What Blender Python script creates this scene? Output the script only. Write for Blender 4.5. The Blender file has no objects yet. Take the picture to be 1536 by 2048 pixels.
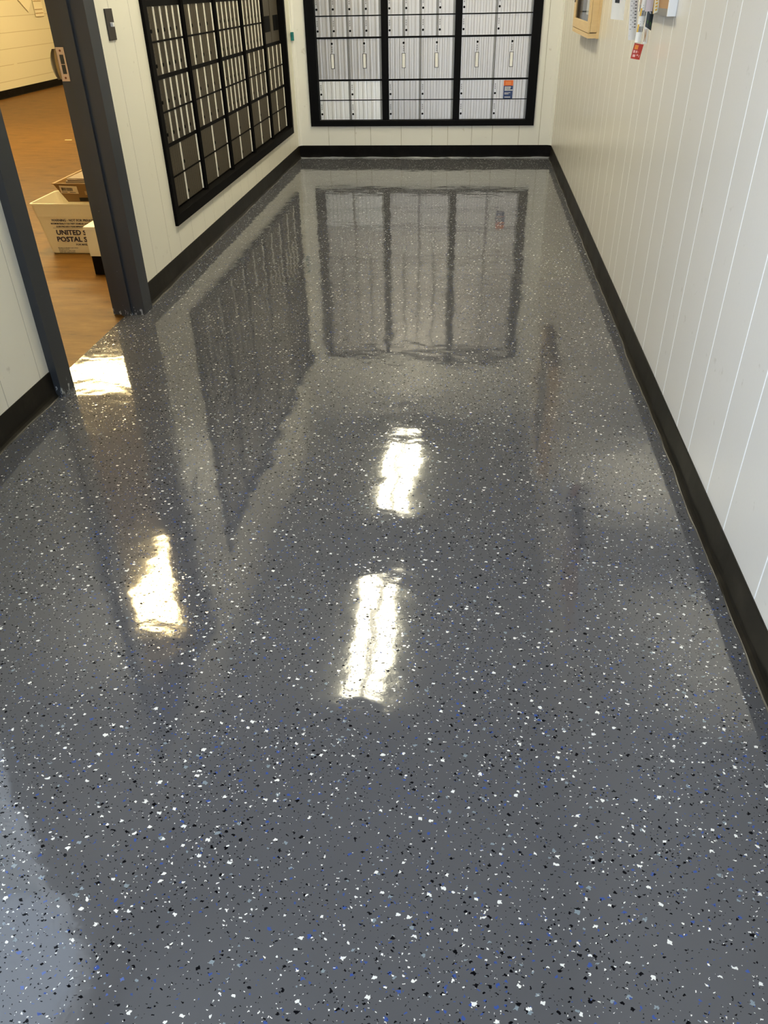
import bpy, bmesh, math, random
from mathutils import Matrix, Vector

random.seed(7)
SC = bpy.context.scene
COL = SC.collection

# ------------------------------------------------------------------ camera
CAM_H = 1.30
yaw, pitch, roll = 0.1138, -0.5990, 0.0219
F_PX = 1542.5
Rz = Matrix.Rotation(yaw, 3, 'Z'); Rx = Matrix.Rotation(pitch, 3, 'X'); Ry = Matrix.Rotation(roll, 3, 'Y')
M = Rz @ Rx @ Ry                       # columns: right, forward, up
right, fwd, up = M.col[0], M.col[1], M.col[2]
cm = Matrix((right, up, -fwd)).transposed().to_4x4()
cm.translation = Vector((0, 0, CAM_H))
cd = bpy.data.cameras.new('camera'); cam = bpy.data.objects.new('camera', cd); COL.objects.link(cam)
cam.matrix_world = cm
cd.sensor_fit = 'VERTICAL'; cd.sensor_height = 36.0; cd.lens = F_PX * 36.0 / 2048.0
cd.clip_start = 0.02
SC.camera = cam

# ------------------------------------------------------------------ exposure, world, lights
SC.view_settings.view_transform = 'Standard'; SC.view_settings.look = 'None'
SC.view_settings.gamma = 1.0; SC.view_settings.use_curve_mapping = False
SC.view_settings.exposure = 1.0
w = bpy.data.worlds.new('world'); SC.world = w; w.use_nodes = True
bg = w.node_tree.nodes['Background']
bg.inputs[0].default_value = (0.70, 0.83, 1.0, 1); bg.inputs[1].default_value = 1.9

TUBE = 15.5            # corridor fluorescent lens emission
TUBE_COL = (1.0, 0.92, 0.67, 1)
ROOM_TUBE = 25.0       # back room lens emission
ROOM_COL = (1.0, 0.76, 0.36, 1)

def area(name, loc, rot, sx, sy, power, col):
    l = bpy.data.lights.new(name, 'AREA'); l.shape = 'RECTANGLE'; l.size = sx; l.size_y = sy
    l.energy = power; l.color = col
    o = bpy.data.objects.new(name, l); COL.objects.link(o); o.location = loc; o.rotation_euler = rot
    return o
# daylight through the front glazing and the side window
area('daylight_front', (-0.45, -3.7, 1.5), (math.radians(-90), 0, math.radians(180)), 2.0, 2.2, 26, (0.86, 0.93, 1.0))
area('daylight_side', (-2.5, 0.7, 1.6), (math.radians(90), 0, math.radians(-90)), 1.6, 1.5, 33, (0.76, 0.84, 1.0))

# ------------------------------------------------------------------ dimensions
XL, XR, D, HB, CEIL = -1.573, 0.697, 7.598, 0.104, 2.70
YF = -3.3                     # front wall
XW, YE = -7.0, 15.6           # back room far wall, end wall
DY0, DY1, DZ = 2.69, 3.492, 2.06   # door opening

# ------------------------------------------------------------------ material helpers
MATS = {}
def mat(name, col, rough=0.5, metal=0.0, spec=0.5, emit=None, estr=0.0):
    if name in MATS: return MATS[name]
    m = bpy.data.materials.new(name); m.use_nodes = True
    b = m.node_tree.nodes['Principled BSDF']
    b.inputs['Base Color'].default_value = (*col[:3], 1)
    b.inputs['Roughness'].default_value = rough
    b.inputs['Metallic'].default_value = metal
    b.inputs['Specular IOR Level'].default_value = spec
    if emit:
        b.inputs['Emission Color'].default_value = emit; b.inputs['Emission Strength'].default_value = estr
    MATS[name] = m
    return m
class NT:
    def __init__(s, m): s.t = m.node_tree; s.b = s.t.nodes['Principled BSDF']
    def n(s, typ, **kw):
        nd = s.t.nodes.new(typ)
        for k, v in kw.items():
            if k in ('inp',):
                for a, c in v.items(): nd.inputs[a].default_value = c
            else: setattr(nd, k, v)
        return nd
    def l(s, a, b): s.t.links.new(a, b)
    def math(s, op, a, b=None, clamp=False):
        nd = s.t.nodes.new('ShaderNodeMath'); nd.operation = op; nd.use_clamp = clamp
        for i, v in enumerate((a, b)):
            if v is None: continue
            if isinstance(v, (int, float)): nd.inputs[i].default_value = v
            else: s.l(v, nd.inputs[i])
        return nd.outputs[0]
    def coord(s): return s.n('ShaderNodeTexCoord').outputs['Object']
    def mapping(s, vec, loc=(0,0,0), rot=(0,0,0), sc=(1,1,1)):
        m = s.n('ShaderNodeMapping'); s.l(vec, m.inputs[0])
        m.inputs[1].default_value = loc; m.inputs[2].default_value = rot; m.inputs[3].default_value = sc
        return m.outputs[0]
    def noise(s, vec, scale, detail=2.0, rough=0.5):
        n = s.n('ShaderNodeTexNoise'); s.l(vec, n.inputs['Vector'])
        n.inputs['Scale'].default_value = scale; n.inputs['Detail'].default_value = detail; n.inputs['Roughness'].default_value = rough
        return n.outputs['Fac']
    def ramp(s, fac, stops):
        r = s.n('ShaderNodeValToRGB'); s.l(fac, r.inputs[0]); e = r.color_ramp.elements
        while len(e) < len(stops): e.new(0.5)
        for i, (p, c) in enumerate(stops): e[i].position = p; e[i].color = (*c, 1) if len(c) == 3 else c
        return r.outputs[0]
    def mix(s, fac, a, b, mode='MIX'):
        m = s.n('ShaderNodeMix'); m.data_type = 'RGBA'; m.blend_type = mode
        for i, v in ((0, fac), (6, a), (7, b)):
            if isinstance(v, (int, float)): m.inputs[i].default_value = v
            elif isinstance(v, tuple): m.inputs[i].default_value = (*v[:3], 1)
            else: s.l(v, m.inputs[i])
        return m.outputs[2]
    def bump(s, h, strength, dist, normal=None):
        b = s.n('ShaderNodeBump'); s.l(h, b.inputs['Height'])
        b.inputs['Strength'].default_value = strength; b.inputs['Distance'].default_value = dist
        if normal is not None: s.l(normal, b.inputs['Normal'])
        return b.outputs[0]

# --- speckled grey epoxy floor
def epoxy():
    m = mat('epoxy_floor', (0.1, 0.1, 0.12), 0.05)
    t = NT(m); co = t.coord()
    wob = t.n('ShaderNodeTexNoise', inp={'Scale': 160.0, 'Detail': 1.0}); t.l(co, wob.inputs['Vector'])
    off = t.n('ShaderNodeVectorMath', operation='SUBTRACT'); t.l(wob.outputs['Color'], off.inputs[0]); off.inputs[1].default_value = (.5, .5, .5)
    sc_ = t.n('ShaderNodeVectorMath', operation='SCALE'); t.l(off.outputs[0], sc_.inputs[0]); sc_.inputs['Scale'].default_value = 0.0085
    ad = t.n('ShaderNodeVectorMath', operation='ADD'); t.l(co, ad.inputs[0]); t.l(sc_.outputs[0], ad.inputs[1])
    P = ad.outputs[0]
    clump = t.noise(co, 2.6, 2.0)
    clump = t.math('ADD', t.math('MULTIPLY', clump, 1.9), 0.05)
    tilts = []
    def flakes(scale, p, r0, r1, seed, rot, stretch=1.3, clumped=True):
        v = t.n('ShaderNodeTexVoronoi', voronoi_dimensions='2D', distance='CHEBYCHEV')
        v.inputs['Scale'].default_value = scale
        t.l(t.mapping(P, (seed * 1.37, seed * 2.11, 0), (0, 0, rot), (1, stretch, 1)), v.inputs['Vector'])
        s = t.n('ShaderNodeSeparateColor'); t.l(v.outputs['Color'], s.inputs[0])
        th = t.math('MULTIPLY', clump, p) if clumped else p
        a = t.math('LESS_THAN', s.outputs[0], th)
        g2 = t.math('MULTIPLY', s.outputs[1], s.outputs[1])
        rad = t.math('ADD', t.math('MULTIPLY', g2, (r1 - r0) * .92), r0 * .85)
        mk = t.math('MULTIPLY', a, t.math('LESS_THAN', v.outputs['Distance'], rad))
        sb = t.n('ShaderNodeVectorMath', operation='SUBTRACT'); t.l(v.outputs['Color'], sb.inputs[0]); sb.inputs[1].default_value = (p * .5 if not clumped else .08, .5, .5)
        cb = t.n('ShaderNodeCombineXYZ'); sp_ = t.n('ShaderNodeSeparateXYZ'); t.l(sb.outputs[0], sp_.inputs[0])
        t.l(sp_.outputs[2], cb.inputs[0]); t.l(t.math('SUBTRACT', t.math('FRACT', t.math('MULTIPLY', sp_.outputs[1], 7.3)), .5), cb.inputs[1])
        sc2 = t.n('ShaderNodeVectorMath', operation='SCALE'); t.l(cb.outputs[0], sc2.inputs[0]); t.l(t.math('MULTIPLY', mk, 0.085), sc2.inputs['Scale'])
        tilts.append(sc2.outputs[0])
        return mk
    base = t.ramp(t.noise(co, 1.1, 2.0), [(0.3, FLOOR_A), (0.7, FLOOR_B)])
    lg = flakes(48, .10, .08, .22, 11, .4)
    bl = flakes(52, .15, .08, .20, 3, 1.1)
    bl2 = flakes(105, .10, .12, .24, 8, 2.1)
    bk = flakes(56, .26, .09, .23, 5, .7, 1.5)
    bk2 = flakes(115, .30, .10, .22, 6, 1.9, 1.4)
    wh = flakes(50, .16, .09, .23, 1, .2)
    wh2 = flakes(112, .19, .08, .19, 2, 1.5)
    c = t.mix(lg, base, (0.22, 0.27, 0.31))
    c = t.mix(bl, c, (0.035, 0.08, 0.32)); c = t.mix(bl2, c, (0.04, 0.08, 0.26))
    c = t.mix(bk, c, (0.004, 0.004, 0.006)); c = t.mix(bk2, c, (0.004, 0.004, 0.006))
    c = t.mix(wh, c, (0.86, 0.86, 0.84)); c = t.mix(wh2, c, (0.86, 0.86, 0.84))
    t.l(c, t.b.inputs['Base Color'])
    fl = t.math('MAXIMUM', t.math('MAXIMUM', wh, bk), t.math('MAXIMUM', wh2, bk2))
    fine = t.noise(co, 95, 2.0)
    slow = t.noise(t.mapping(co, sc=(1, 1.4, 1)), 7.0, 2.0, 0.45)
    n0 = t.bump(t.noise(co, 2.7, 1.5, 0.4), 1.0, 0.0024)
    n1 = t.bump(slow, 1.0, 0.0012, n0)
    n2 = t.bump(t.math('MULTIPLY', fine, t.math('ADD', t.noise(co, 3.0, 1.0), -0.2)), 0.9, 0.00016, n1)
    n3 = t.bump(fl, 0.5, 0.0004, n2)
    acc = n3
    for tv in tilts:
        a_ = t.n('ShaderNodeVectorMath', operation='ADD'); t.l(acc, a_.inputs[0]); t.l(tv, a_.inputs[1]); acc = a_.outputs[0]
    nz_ = t.n('ShaderNodeVectorMath', operation='NORMALIZE'); t.l(acc, nz_.inputs[0])
    t.l(nz_.outputs[0], t.b.inputs['Normal'])
    t.l(t.math('SUBTRACT', 0.5, t.math('MULTIPLY', t.math('MAXIMUM', bk, bk2), 0.44)), t.b.inputs['Specular IOR Level'])
    t.b.inputs['Roughness'].default_value = 0.055
    t.b.inputs['IOR'].default_value = 1.58
    return m
FLOOR_A = (0.086, 0.087, 0.097); FLOOR_B = (0.100, 0.101, 0.112)

def wall_mat(name, col, rough=0.38, dirt=0.5, spec=0.5):
    m = mat(name, col, rough, spec=spec); t = NT(m); co = t.coord()
    n = t.noise(t.mapping(co, sc=(1, 1, 0.35)), 3.5, 4.0, 0.6)
    k = tuple(c * 0.93 for c in col)
    c = t.mix(t.math('MULTIPLY', n, dirt), col, k)
    sp = t.noise(co, 16.0, 3.0, 0.7)
    spot = t.ramp(sp, [(0.665, (0, 0, 0)), (0.74, (1, 1, 1))])
    c = t.mix(t.math('MULTIPLY', spot, 0.35), c, (0.42, 0.37, 0.28))
    t.l(c, t.b.inputs['Base Color'])
    t.l(t.bump(t.noise(co, 140, 2.0), 0.25, 0.0006), t.b.inputs['Normal'])
    return m

def jamb_mat():
    m = mat('slate_enamel', (0.030, 0.034, 0.042), 0.38); t = NT(m); co = t.coord()
    n = t.noise(t.mapping(co, sc=(1, 1, 0.5)), 55.0, 3.0, 0.7)
    sx = t.n('ShaderNodeSeparateXYZ'); t.l(co, sx.inputs[0])
    low = t.math('MULTIPLY', t.math('SUBTRACT', 0.09, sx.outputs[2]), 2.0, True)
    f = t.ramp(t.math('ADD', n, low), [(0.735, (0, 0, 0)), (0.755, (1, 1, 1))])
    t.l(t.mix(f, (0.030, 0.034, 0.042), (0.36, 0.38, 0.40)), t.b.inputs['Base Color'])
    return m

def brown_floor():
    m = mat('brown_floor', (0.4, 0.2, 0.05), 0.5, spec=0.2); t = NT(m); co = t.coord()
    n = t.noise(t.mapping(co, rot=(0, 0, 0.12), sc=(2.2, 8.0, 1)), 1.9, 6.0, 0.72)
    n2 = t.noise(co, 0.8, 3.0)
    c = t.ramp(n, [(0.33, (0.045, 0.022, 0.003)), (0.42, (0.125, 0.057, 0.009)), (0.56, (0.165, 0.080, 0.013)), (0.68, (0.22, 0.118, 0.03))])
    c = t.mix(t.math('MULTIPLY', n2, 0.5), c, (0.10, 0.043, 0.007))
    t.l(c, t.b.inputs['Base Color'])
    t.l(t.bump(n, 0.3, 0.002), t.b.inputs['Normal'])
    return m

def rubber(name='black_rubber', col=(0.005, 0.0045, 0.0045)):
    m = mat(name, col, 0.45, spec=(0.06 if name == 'black_rubber' else 0.2)); t = NT(m); co = t.coord()
    n = t.noise(co, 9.0, 4.0, 0.65)
    c = t.mix(t.ramp(n, [(0.5, (0, 0, 0)), (0.75, (1, 1, 1))]), col, tuple(x * 2.4 for x in col))
    t.l(c, t.b.inputs['Base Color'])
    return m

def metal_mat(name, col, rough, metal, var=0.25):
    m = mat(name, col, rough, metal); t = NT(m); co = t.coord()
    n = t.noise(t.mapping(co, sc=(60, 60, 0.8)), 1.0, 3.0, 0.6)
    oi = t.n('ShaderNodeObjectInfo')
    v = t.math('ADD', t.math('MULTIPLY', n, 0.5), t.math('MULTIPLY', oi.outputs['Random'], 0.5))
    t.l(t.mix(t.math('MULTIPLY', v, var * 2), col, tuple(c * 0.62 for c in col)), t.b.inputs['Base Color'])
    return m

EPOXY = epoxy()
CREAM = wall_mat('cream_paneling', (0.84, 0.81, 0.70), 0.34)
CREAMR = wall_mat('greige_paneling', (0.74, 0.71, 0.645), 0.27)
BACKW = wall_mat('white_paneling', (0.87, 0.86, 0.82), 0.34)
GROOVE_W = mat('lit_groove', (0.93, 0.93, 0.90), 0.4)  # white stands in for light caught in the right wall's V grooves
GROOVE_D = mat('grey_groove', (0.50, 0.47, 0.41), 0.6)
CEILM = mat('ceiling_white', (0.70, 0.71, 0.66), 0.8)
ROOMW = mat('block_wall_paint', (0.80, 0.76, 0.62), 0.6)
def blocks():
    t = NT(ROOMW); co = t.coord()
    s = t.n('ShaderNodeSeparateXYZ'); t.l(co, s.inputs[0])
    fr = t.math('FRACT', t.math('DIVIDE', s.outputs[2], 0.203))
    ln = t.math('LESS_THAN', fr, 0.045)
    wob = t.math('MULTIPLY', ln, t.math('GREATER_THAN', t.noise(co, 1.6, 2.0), 0.28))
    t.l(t.mix(wob, (0.80, 0.76, 0.62), (0.60, 0.53, 0.39)), t.b.inputs['Base Color'])
blocks()
JAMB = jamb_mat(); BROWN = brown_floor(); RUB = rubber(); RUB2 = rubber('brown_rubber', (0.011, 0.009, 0.006))
BLACK = mat('black_enamel', (0.0025, 0.0025, 0.0035), 0.55, spec=0.12)
BLACKB = mat('bronze_black_enamel', (0.0035, 0.003, 0.0028), 0.6, spec=0.06)
ALU = metal_mat('brushed_aluminium', (0.68, 0.655, 0.65), 0.42, 0.7, .14)
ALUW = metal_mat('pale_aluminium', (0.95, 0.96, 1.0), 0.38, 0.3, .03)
ALUG = mat('rib_shadow_gap', (0.22, 0.20, 0.19), .5, .5)
ALUH = mat('hinge_aluminium', (0.36, 0.35, 0.34), 0.42, 0.7)
BRONZE = metal_mat('dark_bronze', (0.10, 0.082, 0.055), 0.5, 0.4, 0.3)
BRIGHT = mat('hinge_glint', (0.97, 0.93, 0.82), 0.5, 0.1)  # near-white colour carries the window glint on the left bank's hinge knuckles
DARKHOLE = mat('dark_mark', (0.004, 0.004, 0.004), 0.6, spec=0.05)
GREYMARK = mat('number_mark', (0.03, 0.028, 0.026), 0.6)
WHITEPL = mat('white_plate', (0.92, 0.92, 0.92), 0.4)
SEAL = mat('sealant', (0.085, 0.078, 0.066), 0.22)
SEALW = mat('pale_sealant', (0.26, 0.27, 0.30), 0.18)
WHITE = mat('white_paint', (0.86, 0.84, 0.78), 0.4)

# ------------------------------------------------------------------ mesh helpers
class MB:
    def __init__(s): s.bm = bmesh.new()
    def box(s, x0, x1, y0, y1, z0, z1, mi=0, bev=0.0):
        vs = [s.bm.verts.new(p) for p in ((x0,y0,z0),(x1,y0,z0),(x1,y1,z0),(x0,y1,z0),(x0,y0,z1),(x1,y0,z1),(x1,y1,z1),(x0,y1,z1))]
        fs = [s.bm.faces.new([vs[i] for i in q]) for q in ((3,2,1,0),(4,5,6,7),(0,1,5,4),(1,2,6,5),(2,3,7,6),(3,0,4,7))]
        for f in fs: f.material_index = mi
        if bev:
            es = set(e for f in fs for e in f.edges)
            bmesh.ops.bevel(s.bm, geom=list(es), offset=bev, segments=2, affect='EDGES', profile=0.6)
        return s
    def quad(s, pts, mi=0):
        f = s.bm.faces.new([s.bm.verts.new(p) for p in pts]); f.material_index = mi; return s
    def prism(s, poly, axis, a, b, mi=0):
        """poly: 2D points; extruded along axis ('x','y','z') from a to b"""
        def P(u, v, t): return {'x': (t, u, v), 'y': (u, t, v), 'z': (u, v, t)}[axis]
        A = [s.bm.verts.new(P(u, v, a)) for u, v in poly]; B = [s.bm.verts.new(P(u, v, b)) for u, v in poly]
        n = len(poly)
        fs = [s.bm.faces.new(A[::-1]), s.bm.faces.new(B)]
        for i in range(n): fs.append(s.bm.faces.new((A[i], A[(i+1) % n], B[(i+1) % n], B[i])))
        for f in fs: f.material_index = mi
        return s
    def cyl(s, c, r, axis, h, seg=14, mi=0, r2=None):
        r2 = r if r2 is None else r2
        def P(u, v, t):
            return {'x': (c[0]+t, c[1]+u, c[2]+v), 'y': (c[0]+u, c[1]+t, c[2]+v), 'z': (c[0]+u, c[1]+v, c[2]+t)}[axis]
        A = [s.bm.verts.new(P(r*math.cos(i*2*math.pi/seg), r*math.sin(i*2*math.pi/seg), 0)) for i in range(seg)]
        B = [s.bm.verts.new(P(r2*math.cos(i*2*math.pi/seg), r2*math.sin(i*2*math.pi/seg), h)) for i in range(seg)]
        fs = [s.bm.faces.new(A[::-1]), s.bm.faces.new(B)]
        for i in range(seg): fs.append(s.bm.faces.new((A[i], A[(i+1) % seg], B[(i+1) % seg], B[i])))
        for f in fs: f.material_index = mi
        return s
    def mesh(s, name, mats):
        bmesh.ops.recalc_face_normals(s.bm, faces=s.bm.faces)
        me = bpy.data.meshes.new(name); s.bm.to_mesh(me); s.bm.free()
        for m in (mats if isinstance(mats, (list, tuple)) else [mats]): me.materials.append(m)
        return me
    def obj(s, name, mats, parent=None, **kw):
        return link(name, s.mesh(name, mats), parent, **kw)
def link(name, me, parent=None, loc=None, label=None, cat=None, group=None, kind=None, smooth=False):
    o = bpy.data.objects.new(name, me); COL.objects.link(o)
    if parent is not None: o.parent = parent
    if loc is not None: o.location = loc
    tag(o, label, cat, group, kind)
    if smooth:
        for p in me.polygons: p.use_smooth = True
    return o
def tag(o, label=None, cat=None, group=None, kind=None):
    for k, v in (('label', label), ('category', cat), ('group', group), ('kind', kind)):
        if v: o[k] = v
    return o
def empty(name, loc, rotz=0, **kw):
    return link(name, None, None, loc, **kw) if not rotz else _er(name, loc, rotz, kw)
def _er(name, loc, rotz, kw):
    o = link(name, None, None, loc, **kw); o.rotation_euler = (0, 0, rotz); return o
S = dict(kind='structure')

def text_mesh(lines, mat_, name, thick=0.0004):
    """lines: (string, x, z, cap_height, width or None, bold). lies in the XZ plane facing -Y"""
    bm = bmesh.new()
    for st, x, z, cap, width, bold in lines:
        cu = bpy.data.curves.new('t', 'FONT'); cu.body = st; cu.size = cap / 0.70; cu.extrude = thick
        cu.offset = bold * cap; cu.resolution_u = 3
        o = bpy.data.objects.new('t', cu); COL.objects.link(o)
        bpy.context.view_layer.update()
        me = bpy.data.meshes.new_from_object(o)
        xs = [v.co.x for v in me.vertices]; k = 1.0
        if width and xs: k = width / (max(xs) - min(xs))
        for v in me.vertices:
            v.co = Vector((x + v.co.x * k, -v.co.z, z + v.co.y))
        bm.from_mesh(me)
        bpy.data.objects.remove(o); bpy.data.curves.remove(cu); bpy.data.meshes.remove(me)
    me = bpy.data.meshes.new(name); bm.to_mesh(me); bm.free(); me.materials.append(mat_)
    return me

# ------------------------------------------------------------------ grooved wall skin
def panel_wall(name, axis, pos, a0, a1, z0, z1, grooves, holes, mats, nsign, gw=0.0045, gd=0.002, thick=0.0, back=None):
    """axis 'x': wall plane x=pos running along y; 'y': plane y=pos running along x. nsign: side the room is on"""
    bm = MB()
    def P(a, z, d=0.0):
        return (pos - nsign * d, a, z) if axis == 'x' else (a, pos - nsign * d, z)
    br = {a0, a1}
    for h in holes: br.update((h[0], h[1]))
    gs = [g for g in grooves if a0 + .01 < g < a1 - .01]
    for g in gs: br.update((g - gw/2, g + gw/2))
    br = sorted(b for b in br if a0 <= b <= a1)
    for i in range(len(br) - 1):
        a, b = br[i], br[i+1]
        if b - a < 1e-6: continue
        mid = (a + b) / 2
        segs = [(z0, z1)]
        for h in holes:
            if h[0] < mid < h[1]:
                ns = []
                for s0, s1 in segs:
                    if h[2] > s0: ns.append((s0, min(h[2], s1)))
                    if h[3] < s1: ns.append((max(h[3], s0), s1))
                segs = [q for q in ns if q[1] - q[0] > 1e-6]
        isg = any(abs(mid - g) < gw/2 for g in gs)
        for s0, s1 in segs:
            if isg:
                bm.quad([P(a, s0), P(mid, s0, gd), P(mid, s1, gd), P(a, s1)], 1)
                bm.quad([P(mid, s0, gd), P(b, s0), P(b, s1), P(mid, s1, gd)], 1)
            else:
                bm.quad([P(a, s0), P(b, s0), P(b, s1), P(a, s1)], 0)
            if thick: bm.quad([P(a, s0, thick), P(b, s0, thick), P(b, s1, thick), P(a, s1, thick)], 2)
    for h in holes:
        for (p, q) in (((h[0], h[2]), (h[0], h[3])), ((h[1], h[2]), (h[1], h[3])), ((h[0], h[3]), (h[1], h[3])), ((h[0], h[2]), (h[1], h[2]))):
            if thick: bm.quad([P(p[0], p[1]), P(q[0], q[1]), P(q[0], q[1], thick), P(p[0], p[1], thick)], 0)
    return bm.obj(name, mats, **S)

gr_r = [1.446,1.723,1.904,2.138,2.302,2.535,2.685,2.938,3.13,3.355,3.528,3.766,3.914,4.176,4.364,4.62,4.78,5.02,5.20,5.42,5.60,5.84,6.00,6.26,6.45,6.70,6.86,7.10,7.26,7.46]
gr_r += [1.446 - d for d in (.20,.42,.58,.84,1.02,1.26,1.42,1.68,1.86,2.10,2.27,2.52,2.70,2.95,3.1,3.35,3.5,3.76,3.92,4.18,4.36,4.6)]
gr_l = [2.522, 2.284, 2.10, 1.86, 1.70, 1.44, 1.22, 1.02, .80, .6, .4, .14, -.04, -.3, -.5, -.74, -.92, -1.2, 3.80, 4.03, 4.20, 4.42, 4.66, 4.86, 5.1, 5.28, 5.52, 5.72, 5.96, 6.14, 6.4, 6.56, 6.8, 7.0, 7.2, 7.44]
gr_b = [-1.297,-1.056,-0.914,-0.639,-0.364,-0.222,-0.01,0.172,0.404,0.583]

BK = (-1.45, 0.527, 0.262, 1.945)       # back bank outer frame (x0,x1,z0,z1)
LK = (4.165, 7.335, 0.247, 1.935)       # left bank outer frame (y0,y1,z0,z1)
WIN = (-0.10, 1.69, 0.76, 2.58)          # side window in left wall

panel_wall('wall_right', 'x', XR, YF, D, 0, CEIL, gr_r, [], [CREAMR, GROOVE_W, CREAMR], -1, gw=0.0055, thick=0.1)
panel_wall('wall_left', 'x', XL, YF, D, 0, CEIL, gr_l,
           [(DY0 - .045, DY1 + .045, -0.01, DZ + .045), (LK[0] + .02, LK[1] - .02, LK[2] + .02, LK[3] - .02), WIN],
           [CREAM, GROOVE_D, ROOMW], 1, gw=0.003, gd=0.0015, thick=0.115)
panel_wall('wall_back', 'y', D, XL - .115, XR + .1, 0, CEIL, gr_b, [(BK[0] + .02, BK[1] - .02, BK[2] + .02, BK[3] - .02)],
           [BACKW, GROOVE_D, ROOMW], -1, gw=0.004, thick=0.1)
# front wall with glazing behind the camera
FW = (-1.35, 0.45, 0.10, 2.35)
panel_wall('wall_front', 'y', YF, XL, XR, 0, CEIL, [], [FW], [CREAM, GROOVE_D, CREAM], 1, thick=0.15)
GLASS = mat('window_glass', (1, 1, 1), 0.0)
def thin_glass():
    t = NT(GLASS); nt = t.t
    tr = nt.nodes.new('ShaderNodeBsdfTransparent'); gl = nt.nodes.new('ShaderNodeBsdfGlossy'); gl.inputs['Roughness'].default_value = 0.02
    lw = nt.nodes.new('ShaderNodeLayerWeight'); lw.inputs[0].default_value = 0.5
    fac = t.math('ADD', t.math('MULTIPLY', t.math('POWER', lw.outputs['Facing'], 4.0), 0.4), 0.03)
    mx = nt.nodes.new('ShaderNodeMixShader'); t.l(fac, mx.inputs[0]); t.l(tr.outputs[0], mx.inputs[1]); t.l(gl.outputs[0], mx.inputs[2])
    t.l(mx.outputs[0], nt.nodes['Material Output'].inputs[0])
thin_glass()
DGLASS = GLASS
def window(name, axis, pos, a0, a1, z0, z1, mull, fm):
    P = (lambda a, b, z, zz, d0, d1: (pos + d0, pos + d1, a, b, z, zz)) if axis == 'x' else (lambda a, b, z, zz, d0, d1: (a, b, pos + d0, pos + d1, z, zz))
    f = MB(); t = .05
    f.box(*P(a0, a0 + t, z0, z1, -.04, .04)); f.box(*P(a1 - t, a1, z0, z1, -.04, .04))
    f.box(*P(a0 + t, a1 - t, z0, z0 + t, -.04, .04)); f.box(*P(a0 + t, a1 - t, z1 - t, z1, -.04, .04))
    for m_ in mull: f.box(*P(m_ - .02, m_ + .02, z0 + t, z1 - t, -.035, .035))
    o = f.obj(name, fm, **S)
    g = MB(); g.box(*P(a0 + t, a1 - t, z0 + t, z1 - t, -.003, .003)); g.obj('pane', GLASS, o)
    return o
window('window_1', 'x', XL - .06, WIN[0], WIN[1], WIN[2], WIN[3], [0.80], WHITE)
window('window_2', 'y', YF - .07, FW[0], FW[1], FW[2], FW[3], [-0.45], BLACK)

# floors and ceilings
fl = MB(); fl.box(XL - .066, XR + .1, YF - .15, D + .1, -0.10, 0.0); fl.obj('floor', EPOXY, **S)
fb = MB(); fb.box(XW - .1, XL - .0665, 2.1, YE, -0.10, -0.0015); fb.obj('floor', BROWN, **S)
c = MB(); c.box(XL - .115, XR + .1, YF - .15, D + .1, CEIL, CEIL + .1); c.obj('ceiling', CEILM, **S)
c = MB(); c.box(XW - .1, XL - .116, 2.1, YE + .1, CEIL, CEIL + .1); c.box(XL - .116, XL, D + .101, YE + .1, CEIL, CEIL + .1); c.obj('ceiling', CEILM, **S)
# back room walls
b = MB(); b.box(XW - .1, XW, 2.1, YE, 0, CEIL); b.obj('wall_far_left', ROOMW, **S)
b = MB(); b.box(XW, XR, YE, YE + .1, 0, CEIL); b.obj('wall_far_end', ROOMW, **S)
b = MB(); b.box(XW, XL - .116, 2.1, 2.22, 0, CEIL); b.obj('wall_near_end', WHITE, **S)
b = MB(); b.box(-14, XL - .116, -12, 2.1, -.25, -.15); b.box(XL - .116, 8, -12, YF - .151, -.25, -.15); b.obj('ground', mat('concrete', (.45, .45, .43), .8), kind='structure')
b = MB(); b.box(XL - .115, XL - .015, D + .1, YE, 0, CEIL); b.obj('wall_room_side', ROOMW, **S)
b = MB(); b.prism([(XW, 0), (XW + .012, 0), (XW + .006, .012), (XW + .006, .105), (XW, .105)], 'y', 2.22, YE); b.obj('baseboard_far_left', RUB, **S)

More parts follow.
